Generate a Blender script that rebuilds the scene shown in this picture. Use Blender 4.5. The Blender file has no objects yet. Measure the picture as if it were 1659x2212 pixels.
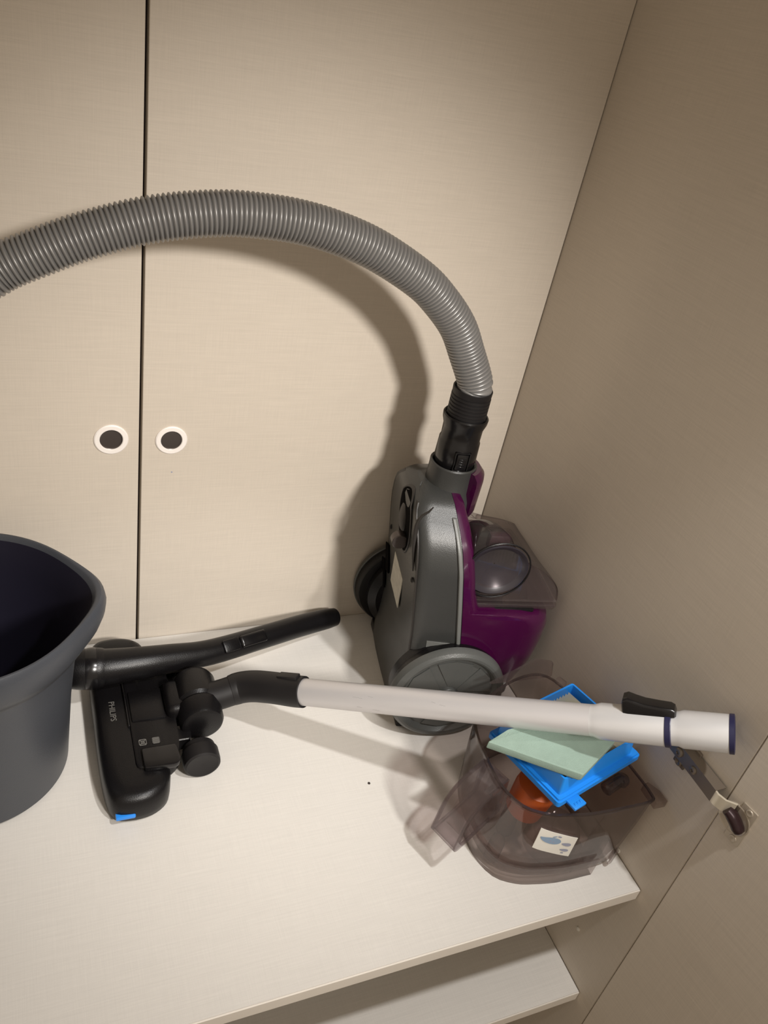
import bpy, bmesh, math, random
from mathutils import Vector, Matrix, Euler
random.seed(7)
R = math.radians
# ---------------------------------------------------------------- camera
scn = bpy.context.scene
col = scn.collection
cam_d = bpy.data.cameras.new('camera'); cam = bpy.data.objects.new('camera', cam_d); col.objects.link(cam)
RM = ((0.91715965, 0.05581454, -0.39459208), (-0.35416785, 0.56811169, -0.742842), (0.18271099, 0.82105654, 0.54081684))
cam.matrix_world = Matrix.Translation((-0.60992, -0.84444, 0.80078)) @ Matrix(RM).to_4x4()
cam_d.sensor_fit = 'VERTICAL'; cam_d.sensor_height = 36.0; cam_d.sensor_width = 27.0
cam_d.lens = 28.88; cam_d.clip_start = 0.02; cam_d.clip_end = 50
scn.camera = cam
# ---------------------------------------------------------------- world, lights, exposure
wd = bpy.data.worlds.new('room_light'); scn.world = wd; wd.use_nodes = True
wd.node_tree.nodes['Background'].inputs[0].default_value = (1.0, 0.84, 0.66, 1)
wd.node_tree.nodes['Background'].inputs[1].default_value = 0.52
def lamp(name, loc, power, size, color, target=None, spot=None):
    d = bpy.data.lights.new(name, 'SPOT'); d.shadow_soft_size = size / 2; d.energy = power; d.color = color
    d.spot_size = R(spot[0]); d.spot_blend = spot[1]
    o = bpy.data.objects.new(name, d); col.objects.link(o); o.location = loc
    o.rotation_euler = (Vector(target) - Vector(loc)).to_track_quat('-Z', 'Y').to_euler()
    return o
lamp('ceiling_spot_near', (-0.07, -0.85, 1.30), 40.0, 0.05, (1.0, 0.98, 0.96), (-0.38, -0.56, 0), (53, 0.35))
lamp('ceiling_spot_far', (-0.10, -1.50, 1.20), 120.0, 0.16, (1.0, 0.95, 0.89), (-0.36, 0, 0.21), (39.5, 1.0))
scn.view_settings.view_transform = 'Standard'; scn.view_settings.look = 'None'
scn.view_settings.gamma = 1.0; scn.view_settings.use_curve_mapping = False
scn.view_settings.exposure = 0.0
scn.cycles.transparent_max_bounces = 40; scn.cycles.max_bounces = 16
# ---------------------------------------------------------------- materials
def mat(name, color, rough=0.5, metal=0.0, spec=0.5, noise=0.0, nscale=40.0, bump=0.0, bscale=300.0, coat=0.0):
    m = bpy.data.materials.new(name); m.use_nodes = True; nt = m.node_tree; b = nt.nodes['Principled BSDF']
    b.inputs['Base Color'].default_value = (*color, 1); b.inputs['Roughness'].default_value = rough
    b.inputs['Metallic'].default_value = metal; b.inputs['Specular IOR Level'].default_value = spec
    b.inputs['Coat Weight'].default_value = coat
    tc = nt.nodes.new('ShaderNodeTexCoord')
    n = nt.nodes.new('ShaderNodeTexNoise'); n.inputs['Scale'].default_value = nscale; n.inputs['Detail'].default_value = 4
    nt.links.new(tc.outputs['Object'], n.inputs['Vector'])
    mx = nt.nodes.new('ShaderNodeMix'); mx.data_type = 'RGBA'
    k = noise if noise else 0.04
    mx.inputs[6].default_value = (*[c * (1 - k) for c in color], 1); mx.inputs[7].default_value = (*[min(1, c * (1 + k)) for c in color], 1)
    nt.links.new(n.outputs['Fac'], mx.inputs[0]); nt.links.new(mx.outputs[2], b.inputs['Base Color'])
    if bump:
        n2 = nt.nodes.new('ShaderNodeTexNoise'); n2.inputs['Scale'].default_value = bscale
        nt.links.new(tc.outputs['Object'], n2.inputs['Vector'])
        bp = nt.nodes.new('ShaderNodeBump'); bp.inputs['Strength'].default_value = bump; bp.inputs['Distance'].default_value = 0.0005
        nt.links.new(n2.outputs['Fac'], bp.inputs['Height']); nt.links.new(bp.outputs['Normal'], b.inputs['Normal'])
    return m
def linen(name, axes, base=(0.60, 0.537, 0.458), amp=0.065):
    """woven-look laminate: crossed streaks of fine noise in the plane of the board"""
    m = bpy.data.materials.new(name); m.use_nodes = True; nt = m.node_tree; b = nt.nodes['Principled BSDF']
    b.inputs['Roughness'].default_value = 0.48; b.inputs['Specular IOR Level'].default_value = 0.35
    geo = nt.nodes.new('ShaderNodeNewGeometry')
    def streak(sa, sb, det=3):
        mp = nt.nodes.new('ShaderNodeMapping'); s = [30, 30, 30]; s[axes[0]] = sa; s[axes[1]] = sb
        mp.inputs['Scale'].default_value = s
        n = nt.nodes.new('ShaderNodeTexNoise'); n.inputs['Scale'].default_value = 1.0; n.inputs['Detail'].default_value = det
        n.inputs['Roughness'].default_value = 0.65
        nt.links.new(geo.outputs['Position'], mp.inputs['Vector']); nt.links.new(mp.outputs['Vector'], n.inputs['Vector'])
        return n.outputs['Fac']
    a = streak(22, 900); c = streak(900, 22); e = streak(14, 480, 2); 
    def add(x, y):
        q = nt.nodes.new('ShaderNodeMath'); q.operation = 'ADD'; nt.links.new(x, q.inputs[0]); nt.links.new(y, q.inputs[1]); return q.outputs[0]
    s = add(add(a, c), e)
    mr = nt.nodes.new('ShaderNodeMapRange'); mr.inputs['From Min'].default_value = 1.05; mr.inputs['From Max'].default_value = 1.95
    nt.links.new(s, mr.inputs['Value'])
    mx = nt.nodes.new('ShaderNodeMix'); mx.data_type = 'RGBA'
    mx.inputs[6].default_value = (*[k * (1 - amp) for k in base], 1); mx.inputs[7].default_value = (*[k * (1 + amp) for k in base], 1)
    nt.links.new(mr.outputs[0], mx.inputs[0]); nt.links.new(mx.outputs[2], b.inputs['Base Color'])
    bp = nt.nodes.new('ShaderNodeBump'); bp.inputs['Strength'].default_value = 0.12; bp.inputs['Distance'].default_value = 0.0003
    nt.links.new(s, bp.inputs['Height']); nt.links.new(bp.outputs['Normal'], b.inputs['Normal'])
    return m
def smoky(name, tint, gloss=0.05):
    """thin clear tinted plastic: what passes is tinted, what grazes is mirrored"""
    m = bpy.data.materials.new(name); m.use_nodes = True; nt = m.node_tree; nt.nodes.clear()
    out = nt.nodes.new('ShaderNodeOutputMaterial'); t = nt.nodes.new('ShaderNodeBsdfTransparent')
    g = nt.nodes.new('ShaderNodeBsdfGlossy'); g.inputs['Roughness'].default_value = gloss
    d = nt.nodes.new('ShaderNodeBsdfDiffuse'); d.inputs['Color'].default_value = (0.26, 0.22, 0.21, 1)
    lw = nt.nodes.new('ShaderNodeLayerWeight'); lw.inputs['Blend'].default_value = 0.5
    rmp = nt.nodes.new('ShaderNodeMix'); rmp.data_type = 'RGBA'
    rmp.inputs[6].default_value = (*tint, 1); rmp.inputs[7].default_value = (*[c * c * 0.55 for c in tint], 1)
    nt.links.new(lw.outputs['Facing'], rmp.inputs[0])
    pw = nt.nodes.new('ShaderNodeMath'); pw.operation = 'POWER'; pw.inputs[1].default_value = 2.5
    nt.links.new(lw.outputs['Facing'], pw.inputs[0]); nt.links.new(pw.outputs[0], rmp.inputs[0])
    nt.links.new(rmp.outputs[2], t.inputs['Color'])
    m0 = nt.nodes.new('ShaderNodeMixShader'); m0.inputs[0].default_value = 0.07
    nt.links.new(t.outputs[0], m0.inputs[1]); nt.links.new(d.outputs[0], m0.inputs[2])
    p4 = nt.nodes.new('ShaderNodeMath'); p4.operation = 'POWER'; p4.inputs[1].default_value = 4.0
    nt.links.new(lw.outputs['Facing'], p4.inputs[0])
    fr = nt.nodes.new('ShaderNodeMath'); fr.operation = 'MULTIPLY_ADD'; fr.inputs[1].default_value = 0.55; fr.inputs[2].default_value = 0.055
    nt.links.new(p4.outputs[0], fr.inputs[0])
    mx = nt.nodes.new('ShaderNodeMixShader'); nt.links.new(fr.outputs[0], mx.inputs[0])
    nt.links.new(m0.outputs[0], mx.inputs[1]); nt.links.new(g.outputs[0], mx.inputs[2]); nt.links.new(mx.outputs[0], out.inputs['Surface'])
    return m
M = {}
M['lin_xz'] = linen('linen_laminate_back', (0, 2)); M['lin_yz'] = linen('linen_laminate_side', (1, 2)); M['lin_xy'] = linen('linen_laminate_shelf', (0, 1), base=(0.68, 0.653, 0.612), amp=0.055)
M['edge'] = mat('shelf_edging', (0.80, 0.75, 0.68), 0.35)
M['seam'] = mat('dark_gap', (0.035, 0.016, 0.018), 0.8)
M['ring'] = mat('pull_ring_metal', (0.93, 0.88, 0.84), 0.5, 0.1)
M['cup'] = mat('pull_cup_metal', (0.10, 0.085, 0.08), 0.30, 0.7)
M['hose'] = mat('hose_grey', (0.25, 0.245, 0.24), 0.36, 0.40, 0.6)
M['blk'] = mat('black_plastic', (0.005, 0.0045, 0.005), 0.34, 0, 0.28, bump=0.3, bscale=900)
M['blk_gloss'] = mat('black_plastic_gloss', (0.006, 0.0055, 0.006), 0.22, 0, 0.45)
M['rubber'] = mat('black_rubber', (0.009, 0.008, 0.0085), 0.5, 0, 0.35)
M['dgrey'] = mat('dark_grey_shell', (0.030, 0.0305, 0.029), 0.36, 0, 0.5, bump=0.35, bscale=1100)
M['under'] = mat('underside_plastic', (0.019, 0.016, 0.014), 0.5, bump=0.35, bscale=1000)
M['lgrey'] = mat('grey_side_trim', (0.125, 0.127, 0.120), 0.42, bump=0.3, bscale=1000)
M['wheel'] = mat('grey_wheel', (0.072, 0.074, 0.070), 0.36, bump=0.3, bscale=900)
M['purple'] = mat('purple_gloss', (0.038, 0.002, 0.026), 0.18, 0, 0.5, coat=0.4)
M['smoke'] = smoky('smoky_clear_plastic', (0.885, 0.84, 0.825))
M['smoke_dark'] = smoky('smoky_dark_plastic', (0.85, 0.81, 0.82))
M['tube'] = mat('satin_aluminium', (0.60, 0.585, 0.59), 0.42, 0.45, noise=0.03, nscale=15)
M['tube_end'] = mat('satin_aluminium_sleeve', (0.70, 0.70, 0.71), 0.36, 0.45)
M['navy'] = mat('dark_blue_ring', (0.012, 0.012, 0.045), 0.4)
M['blue'] = mat('blue_plastic', (0.014, 0.22, 0.70), 0.35)
M['blue_clip'] = mat('blue_clip', (0.02, 0.24, 0.80), 0.3)
M['foam'] = mat('green_foam', (0.25, 0.335, 0.285), 0.95, 0, 0.1, noise=0.12, nscale=60, bump=1.0, bscale=1500)
M['paper'] = mat('filter_paper', (0.72, 0.68, 0.55), 0.9)
M['orange'] = mat('orange_plastic', (0.45, 0.085, 0.012), 0.4)
M['chrome'] = mat('nickel_steel', (0.20, 0.165, 0.13), 0.42, 0.6, bump=0.15, bscale=80)
M['void'] = mat('matt_black_recess', (0.003, 0.0025, 0.0025), 0.95, 0, 0.05)
M['bright'] = mat('bright_nickel', (0.70, 0.64, 0.52), 0.32, 0.5)
M['cupmetal'] = mat('nickel_plate', (0.52, 0.46, 0.38), 0.40, 0.55)
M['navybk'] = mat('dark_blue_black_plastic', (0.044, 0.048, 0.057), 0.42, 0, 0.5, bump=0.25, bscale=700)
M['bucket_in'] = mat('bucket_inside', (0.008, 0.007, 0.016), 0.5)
M['sticker'] = mat('white_sticker', (0.78, 0.76, 0.70), 0.5)
M['label'] = mat('worn_label', (0.44, 0.42, 0.36), 0.6, noise=0.35, nscale=110)
M['ink_blue'] = mat('pale_blue_ink', (0.24, 0.34, 0.48), 0.6)
M['ink_grey'] = mat('grey_ink', (0.30, 0.32, 0.42), 0.6)
M['print'] = mat('grey_print', (0.13, 0.125, 0.115), 0.6)
M['floor'] = mat('floor_grey', (0.30, 0.26, 0.21), 0.6)
M['white'] = mat('white_screw_cap', (0.75, 0.72, 0.66), 0.5)
# ---------------------------------------------------------------- helpers
def finish(name, bm, m, parent=None, origin=None, ang=38, smooth=True):
    if origin is None and parent is not None and parent.get('_world'): origin = parent.location
    if origin is not None: bmesh.ops.translate(bm, verts=bm.verts, vec=-Vector(origin))
    bmesh.ops.remove_doubles(bm, verts=bm.verts, dist=1e-6)
    bmesh.ops.recalc_face_normals(bm, faces=bm.faces)
    if smooth:
        for f in bm.faces: f.smooth = True
        for e in bm.edges:
            if len(e.link_faces) == 2:
                try: e.smooth = e.calc_face_angle() < R(ang)
                except ValueError: pass
            
    me = bpy.data.meshes.new(name); bm.to_mesh(me); bm.free()
    me.materials.append(m)
    o = bpy.data.objects.new(name, me); col.objects.link(o)
    if parent is not None: 
        o.parent = parent
        if origin is not None and parent.type != 'EMPTY': pass
    elif origin is not None: o.location = origin
    return o
def root(name, loc, label, cat, rz=0.0, group=None, world=True):
    o = bpy.data.objects.new(name, None); col.objects.link(o); o.location = loc; o.rotation_euler = (0, 0, rz)
    o.empty_display_size = 0.02
    o['label'] = label; o['category'] = cat
    if group: o['group'] = group
    if world: o['_world'] = 1
    return o
def sub(o, parent_root):
    """tell a mesh part (built around the same origin as its thing) how its own children are shifted"""
    return o
def child(name, bm, m, part, rt, **k):
    """sub-part: parented to a mesh part whose own transform is identity inside the thing"""
    o = finish(name, bm, m, None, **{**k, 'origin': rt.location if rt.get('_world') else None})
    o.location = (0, 0, 0); o.parent = part
    return o
def struct(name, bm, m, parent=None, **k):
    o = finish(name, bm, m, parent, **k)
    if parent is None: o['kind'] = 'structure'
    return o
def box(bm, x0, x1, y0, y1, z0, z1, bev=0.0, seg=2, mtx=None):
    vs = [bm.verts.new((x, y, z)) for x in (x0, x1) for y in (y0, y1) for z in (z0, z1)]
    fs = [bm.faces.new([vs[i] for i in q]) for q in ((0, 1, 3, 2), (4, 6, 7, 5), (0, 4, 5, 1), (2, 3, 7, 6), (0, 2, 6, 4), (1, 5, 7, 3))]
    if bev:
        es = list({e for f in fs for e in f.edges})
        r = bmesh.ops.bevel(bm, geom=es, offset=bev, segments=seg, affect='EDGES', profile=0.5)
        vs = list({v for f in r['faces'] for v in f.verts} | {v for v in vs if v.is_valid})
    if mtx is not None: bmesh.ops.transform(bm, matrix=mtx, verts=[v for v in vs if v.is_valid])
    return bm
def loft(bm, rings, cap=True, closed=True):
    rv = [[bm.verts.new(p) for p in r] for r in rings]; n = len(rv[0])
    for a, b in zip(rv[:-1], rv[1:]):
        for i in range(n if closed else n - 1):
            j = (i + 1) % n
            bm.faces.new((a[i], a[j], b[j], b[i]))
    if cap:
        bm.faces.new(list(reversed(rv[0]))); bm.faces.new(rv[-1])
    return bm
def frame(t, up=Vector((0, 0, 1))):
    t = Vector(t).normalized()
    if abs(t.dot(up)) > 0.98: up = Vector((0, 1, 0))
    a = t.cross(up).normalized(); b = a.cross(t).normalized()
    return a, b, t
def lathe(bm, p0, axis, prof, seg=40, up=Vector((0, 0, 1)), cap=True, arc=(0, 2 * math.pi), sq=1.0):
    """prof: list of (distance along axis, radius)"""
    a, b, t = frame(axis, Vector(up)); p0 = Vector(p0)
    rings = [[p0 + t * s + (a * math.cos(k * 2 * math.pi / seg) + b * sq * math.sin(k * 2 * math.pi / seg)) * max(r, 1e-5) for k in range(seg)] for s, r in prof]
    return loft(bm, rings, cap)
def catmull(pts, n=12):
    P = [Vector(p) for p in pts]; P = [P[0] * 2 - P[1]] + P + [P[-1] * 2 - P[-2]]; out = []
    for i in range(1, len(P) - 2):
        for k in range(n):
            t = k / n; a, b, c, d = P[i - 1], P[i], P[i + 1], P[i + 2]
            out.append(0.5 * ((2 * b) + (c - a) * t + (2 * a - 5 * b + 4 * c - d) * t * t + (-a + 3 * b - 3 * c + d) * t ** 3))
    out.append(P[-2]); return out
def resample(pts, step):
    L = [0]
    for a, b in zip(pts[:-1], pts[1:]): L.append(L[-1] + (b - a).length)
    n = max(2, round(L[-1] / step)); out = []; j = 0
    for k in range(n + 1):
        s = L[-1] * k / n
        while j < len(L) - 2 and L[j + 1] < s: j += 1
        f = (s - L[j]) / max(1e-9, L[j + 1] - L[j]); out.append(pts[j].lerp(pts[j + 1], f))
    return out
def sweep(bm, pts, rad, seg=32, cap=True, sx=1.0, sy=1.0, up0=None):
    """tube along pts; rad(i, n) gives the radius; parallel-transported frame"""
    n = len(pts); T = [(pts[min(i + 1, n - 1)] - pts[max(i - 1, 0)]).normalized() for i in range(n)]
    a, b, _ = frame(T[0], up0 or Vector((0, 0, 1))); rings = []
    for i in range(n):
        if i:
            q = T[i - 1].rotation_difference(T[i]); a = q @ a; b = q @ b
        r = rad(i, n)
        rings.append([pts[i] + (a * sx * math.cos(2 * math.pi * k / seg) + b * sy * math.sin(2 * math.pi * k / seg)) * r for k in range(seg)])
    return loft(bm, rings, cap)
def prism(bm, poly, f0, f1, bev=0.0, seg=2):
    """poly: list of 2-D points; f0, f1 map (a, b) to 3-D for the two end faces"""
    A = [bm.verts.new(f0(*p)) for p in poly]; B = [bm.verts.new(f1(*p)) for p in poly]; n = len(poly)
    fa = bm.faces.new(A); fb = bm.faces.new(list(reversed(B)))
    for i in range(n): bm.faces.new((A[(i + 1) % n], A[i], B[i], B[(i + 1) % n]))
    if bev:
        bmesh.ops.bevel(bm, geom=list(set(fa.edges) | set(fb.edges)), offset=bev, segments=seg, affect='EDGES', profile=0.5)
    return bm
def smooth_poly(pts, n=6, closed=True):
    P = [Vector((*p, 0)) for p in pts]; N = len(P); out = []
    for i in range(N):
        a, b, c, d = P[(i - 1) % N], P[i], P[(i + 1) % N], P[(i + 2) % N]
        for k in range(n):
            t = k / n; q = 0.5 * ((2 * b) + (c - a) * t + (2 * a - 5 * b + 4 * c - d) * t * t + (-a + 3 * b - 3 * c + d) * t ** 3)
            out.append((q.x, q.y))
    return out
def round_poly(pts, r, n=5):
    """round the corners of a closed 2-D polygon; r is one radius or one per corner"""
    N = len(pts); out = []
    for i in range(N):
        p, a, b = Vector(pts[i]), Vector(pts[i - 1]), Vector(pts[(i + 1) % N]); rr = r[i] if isinstance(r, (list, tuple)) else r
        if rr <= 0: out.append(tuple(p)); continue
        da, db = (a - p), (b - p); d = min(rr, da.length * 0.49, db.length * 0.49)
        s, e = p + da.normalized() * d, p + db.normalized() * d
        for k in range(n + 1):
            t = k / n; q = s * (1 - t) ** 2 + p * 2 * t * (1 - t) + e * t * t; out.append((q.x, q.y))
    return out
NB = bmesh.new
# ---------------------------------------------------------------- setting
FRONT = -0.525
bm = NB(); box(bm, 0.0, 0.018, FRONT, 0.03, -0.62, 1.35, 0.0008, 1); struct('wall_right', bm, M['lin_yz'])
bm = NB(); box(bm, -1.318, -1.30, FRONT, 0.0, -0.62, 1.35); struct('wall_left', bm, M['lin_yz'])
bm = NB(); box(bm, -1.318, 0.018, 0.0205, 0.03, -0.62, 1.35); struct('wall_back', bm, M['seam'])
bm = NB(); box(bm, -3.0, 2.0, -4.0, 1.0, -0.64, -0.62); struct('floor', bm, M['floor'])
bm = NB(); box(bm, -1.318, 0.018, FRONT, 0.0, 1.35, 1.37); struct('ceiling', bm, M['lin_xy'])
# two tall back doors that meet at a dark seam, each with a flush round pull
def slab(name, xa0, xa1, xb0, xb1):
    bm = NB(); z0, z1 = -0.62, 1.35
    A = [(xa0, 0.0, z0), (xb0, 0.0, z0), (xb1, 0.0, z1), (xa1, 0.0, z1)]
    f = [bm.verts.new(p) for p in A]; g = [bm.verts.new((p[0], 0.018, p[2])) for p in A]
    bm.faces.new(f); bm.faces.new(list(reversed(g)))
    for i in range(4): bm.faces.new((f[i], f[(i + 1) % 4], g[(i + 1) % 4], g[i]))
    bmesh.ops.bevel(bm, geom=[e for e in bm.edges], offset=0.0007, segments=1, affect='EDGES')
    return bm
sx0, sx1 = -0.4830, -0.4977
door_l = struct('door_1', slab('d', -1.30, -1.30, sx0 - 0.0017, sx1 - 0.0017), M['lin_xz'])
door_r = struct('door_2', slab('d', sx0 + 0.0017, sx1 + 0.0017, -0.0012, -0.0012), M['lin_xz'])
def pull(door, cx, cz, r):
    bm = NB(); prof = [(-0.0004, r), (0.0012, r), (0.0022, r - 0.0012), (0.0022, r * 0.70), (0.0014, r * 0.66), (-0.0004, r * 0.66)]
    a, b, t = frame((0, -1, 0)); c = Vector((cx, 0, cz))
    rings = [[c + t * s + (a * math.cos(k * math.pi / 24) + b * math.sin(k * math.pi / 24)) * q for k in range(48)] for s, q in prof]
    loft(bm, rings + [rings[0]], cap=False); ring = finish('pull_ring', bm, M['ring'], door); ring['label'] = 'pale metal rim of the round pull'
    bm = NB(); rr = r * 0.67
    lathe(bm, (cx, 0, cz), (0, -1, 0), [(0.0012, rr), (0.0006, rr * 0.93), (0.0005, rr * 0.8), (0.0004, rr * .2), (0.0004, 0.0001)], 48, cap=False)
    # the bowl is drawn a hair proud of the board; its dished look comes from the sloping sides
    cupo = finish('pull_bowl', bm, M['cup'], door); cupo['label'] = 'dark dished centre of the round pull'
pull(door_l, -0.5220, 0.3105, 0.0188); pull(door_r, -0.4552, 0.3080, 0.0182)
# open door on the right, its inner face seen past the side panel
DA = R(9)
dm = Matrix.Translation((-0.0003, FRONT - 0.0008, 0)) @ Matrix.Rotation(DA, 4, 'Z')
bm = NB(); box(bm, 0, 0.018, -0.44, 0, -0.60, 1.33, 0.0008, 1, dm); struct('door_3', bm, M['lin_yz'])
# ---------------------------------------------------------------- shelves
def shelf(x0, y0, z, lab):
    rt = root('shelf', (-0.65, y0 / 2, z - 0.0165), lab, 'shelf', group=None)
    bm = NB(); box(bm, -1.299, x0, y0 + 0.0012, -0.0008, z - 0.0165, z); finish('board', bm, M['lin_xy'], rt)
    bm = NB(); box(bm, -1.299, x0, y0 - 0.0006, y0 + 0.0013, z - 0.0165, z + 0.0001, 0.0005, 1); finish('edge_band', bm, M['edge'], rt)
    for y in (-0.10, -0.42):
        bm = NB(); lathe(bm, (-0.0002, y, z - 0.0195), (-1, 0, 0), [(0, 0.0028), (0.009, 0.0028)], 12); finish('shelf_pin', bm, M['chrome'], rt)
    return rt
shelf(-0.0012, -0.5000, 0.0, 'pale linen-look upper shelf board carrying the vacuum cleaner parts and bucket')
shelf(-0.0012, -0.5018, -0.2251, 'empty pale linen-look lower shelf board, half in shade beneath the upper one')
# ---------------------------------------------------------------- vacuum body
TH = R(-10.6); VO = Vector((-0.1305, -0.1300, 0.0))
def ucap(w): return (0.1298 - 0.184 * w) / 0.983      # where the side panel stops the body
vac = root('vacuum_cleaner', VO, 'dark grey and purple canister vacuum cleaner standing upright on its rear end in the corner', 'vacuum cleaner', rz=TH, world=False)
def lerp_tab(tab, h):
    if h <= tab[0][0]: return tab[0][1]
    for (a, x), (b, y) in zip(tab[:-1], tab[1:]):
        if h <= b: 
            t = (h - a) / (b - a); return x + (y - x) * t
    return tab[-1][1]
Wt = [(0.0, 0.085), (0.03, 0.087), (0.06, 0.087), (0.12, 0.0895), (0.20, 0.0895), (0.25, 0.087), (0.275, 0.079), (0.29, 0.068), (0.303, 0.053), (0.314, 0.042), (0.321, 0.022)]
U0 = [(0.0, -0.046), (0.03, -0.0475), (0.06, -0.046), (0.10, -0.0455), (0.147, -0.050), (0.237, -0.063), (0.30, -0.070), (0.310, -0.067), (0.321, -0.058)]
U1 = [(0.012, 0.034), (0.083, 0.024), (0.143, 0.010), (0.247, -0.011), (0.30, -0.022), (0.324, -0.028), (0.327, -0.029)]
def hs(a, b, n): return [a + (b - a) * k / n for k in range(n + 1)]
HS = hs(0.006, 0.29, 30) + [0.297, 0.303, 0.309, 0.314, 0.318, 0.321]
def lower_ring(h, grow=0.0):
    W = lerp_tab(Wt, h); u0 = lerp_tab(U0, h); u1 = lerp_tab(U1, h); We = W * 0.985; Ws = W * 1.06; r = min(0.016, W * 0.5)
    pts = [(u1, -Ws), (u0 + r, -We)]
    for k in range(1, 7):
        a = math.pi / 2 * k / 6; pts.append((u0 + r - r * math.sin(a), -We + r - r * math.cos(a)))
    pts += [(u0 - 0.0015, -We * 0.5), (u0 - 0.002, 0.0), (u0 - 0.0015, We * 0.5)]
    for k in range(0, 6):
        a = math.pi / 2 * (1 - k / 6); pts.append((u0 + r - r * math.sin(a), We - r + r * math.cos(a)))
    pts += [(u0 + r, We), (u1, Ws)]
    return [Vector((p[0], p[1], h)) for p in pts]
bm = NB(); loft(bm, [lower_ring(h) for h in HS]); shell = finish('lower_shell', bm, M['dgrey'], vac, ang=30)
# darker flat belly plate
bm = NB(); rings = []
for h in HS[1:-3]:
    W = lerp_tab(Wt, h) * 0.985 - min(0.016, lerp_tab(Wt, h) * 0.5) * 0.55; u0 = lerp_tab(U0, h)
    rings.append([Vector((u0 - 0.0012 + 0.0016 * abs(k - 4) / 4, W * (k - 4) / 4, h)) for k in range(9)] + [Vector((u0 + 0.004, W * (4 - k) / 4, h)) for k in range(9)])
loft(bm, rings); finish('belly_plate', bm, M['under'], vac)
# pale trim at the foot of the side, raised rib beside the seam
for s in (-1, 1):
    bm = NB(); rings = []
    for h in hs(0.075, 0.143, 8):
        W = lerp_tab(Wt, h); u0 = lerp_tab(U0, h); u1 = lerp_tab(U1, h); ua = u0 + 0.018; 
        pa = Vector((ua, s * W * 0.990, h)); pb = Vector((u1 + 0.001, s * W * 1.062, h))
        n = Vector((0, s, 0)); bow = 0.003 * (1 if h < 0.140 else 0)
        rings.append([pa + n * 0.0004, pa.lerp(pb, .5) + n * 0.0016 + Vector((0, 0, bow)), pb + n * 0.0016, pb - n * 0.004, pa - n * 0.004])
    loft(bm, rings); o = finish('side_trim', bm, M['lgrey'], vac); o['label'] = 'lighter grey trim above the wheel'
    bm = NB(); rings = []
    for h in hs(0.139, 0.303, 20):
        W = lerp_tab(Wt, h); u1 = lerp_tab(U1, h); c = Vector((u1 - 0.0035, s * (W * 1.055 + 0.001), h))
        rings.append([c + Vector((math.cos(k * math.pi / 4) * 0.0028, s * math.sin(k * math.pi / 4) * 0.0022, 0)) for k in range(8)])
    loft(bm, rings); finish('seam_rib', bm, M['lgrey'], vac)
# purple top shell
UO = [(0.014, 0.055), (0.03, 0.080), (0.051, 0.098), (0.073, 0.1135), (0.106, 0.1245), (0.140, 0.1285), (0.165, 0.1285), (0.178, 0.124), (0.186, 0.112), (0.190, 0.090)]
UR = [(0.19, 0.026), (0.22, 0.013), (0.26, 0.003), (0.29, -0.004), (0.318, -0.014), (0.326, -0.024)]
def upper_ring(h, uo, flat=1.0):
    W = lerp_tab(Wt, h) * 1.06; u1 = lerp_tab(U1, h) + 0.0005; r = min(0.036, abs(uo - u1) * 0.7)
    pts = [(u1, -W)]
    for k in range(0, 9):
        a = math.pi / 2 * k / 8; pts.append((uo - r + r * math.sin(a), -W + r - r * math.cos(a)))
    for k in range(0, 9):
        a = math.pi / 2 * (1 - k / 8); pts.append((uo - r + r * math.sin(a), W - r + r * math.cos(a)))
    pts.append((u1, W))
    return [Vector((min(p[0], 0.1285, ucap(p[1])), p[1], h)) for p in pts]
HU = [0.014, 0.022, 0.03, 0.04, 0.051, 0.062, 0.073, 0.09, 0.106, 0.12, 0.14, 0.155, 0.165, 0.172, 0.178, 0.182, 0.186, 0.188, 0.190]
rings = [upper_ring(h, lerp_tab(UO, h)) for h in HU] + [upper_ring(h, lerp_tab(UR, h)) for h in [0.1915, 0.205, 0.22, 0.24, 0.26, 0.275, 0.285, 0.295, 0.305, 0.313, 0.320]]
bm = NB(); loft(bm, rings); up = finish('upper_shell', bm, M['purple'], vac, ang=35); up['label'] = 'glossy dark purple top shell'
# dark latch recess in the top of the rear block
bm = NB(); box(bm, 0.045, 0.098, -0.083, -0.02, 0.184, 0.1925, 0.003); finish('latch_recess', bm, M['blk_gloss'], vac)
# dark air outlet at the rear end, foot under the rear
bm = NB(); box(bm, 0.070, 0.1075, -0.072, 0.072, 0.030, 0.052, 0.006); finish('exhaust_grille', bm, M['blk'], vac)
bm = NB(); box(bm, -0.045, 0.030, -0.098, 0.098, 0.0, 0.016, 0.003); finish('rear_foot', bm, M['blk'], vac)
# socket for the hose with its purple cover
bm = NB(); SA = Vector((-0.0225, 0, 0.285)); AX = Vector((0.0, 0, 1))
lathe(bm, SA, AX, [(0, 0.036), (0.02, 0.0335), (0.03, 0.0290), (0.050, 0.0280), (0.0595, 0.0280), (0.0612, 0.0265), (0.060, 0.0245), (0.045, 0.0243)], 48); finish('hose_socket', bm, M['dgrey'], vac)
bm = NB(); rings = []
for h, du in ((0.276, 0.001), (0.282, 0.0065), (0.29, 0.0095), (0.33, 0.0105), (0.337, 0.0095), (0.343, 0.004)):
    ring = []
    for k in range(13):
        a = math.pi * (k / 12 - 0.5) * 0.62; rr = 0.0292 + du; ring.append(Vector((-0.0225 + rr * math.cos(a), rr * math.sin(a), h)))
    for k in range(13):
        a = math.pi * (0.5 - k / 12) * 0.62; rr = 0.026; ring.append(Vector((-0.0225 + rr * math.cos(a), rr * math.sin(a), h)))
    rings.append(ring)
bm = NB(); loft(bm, rings); o = finish('socket_cover', bm, M['purple'], vac); o['label'] = 'purple cover behind the hose socket'
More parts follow.
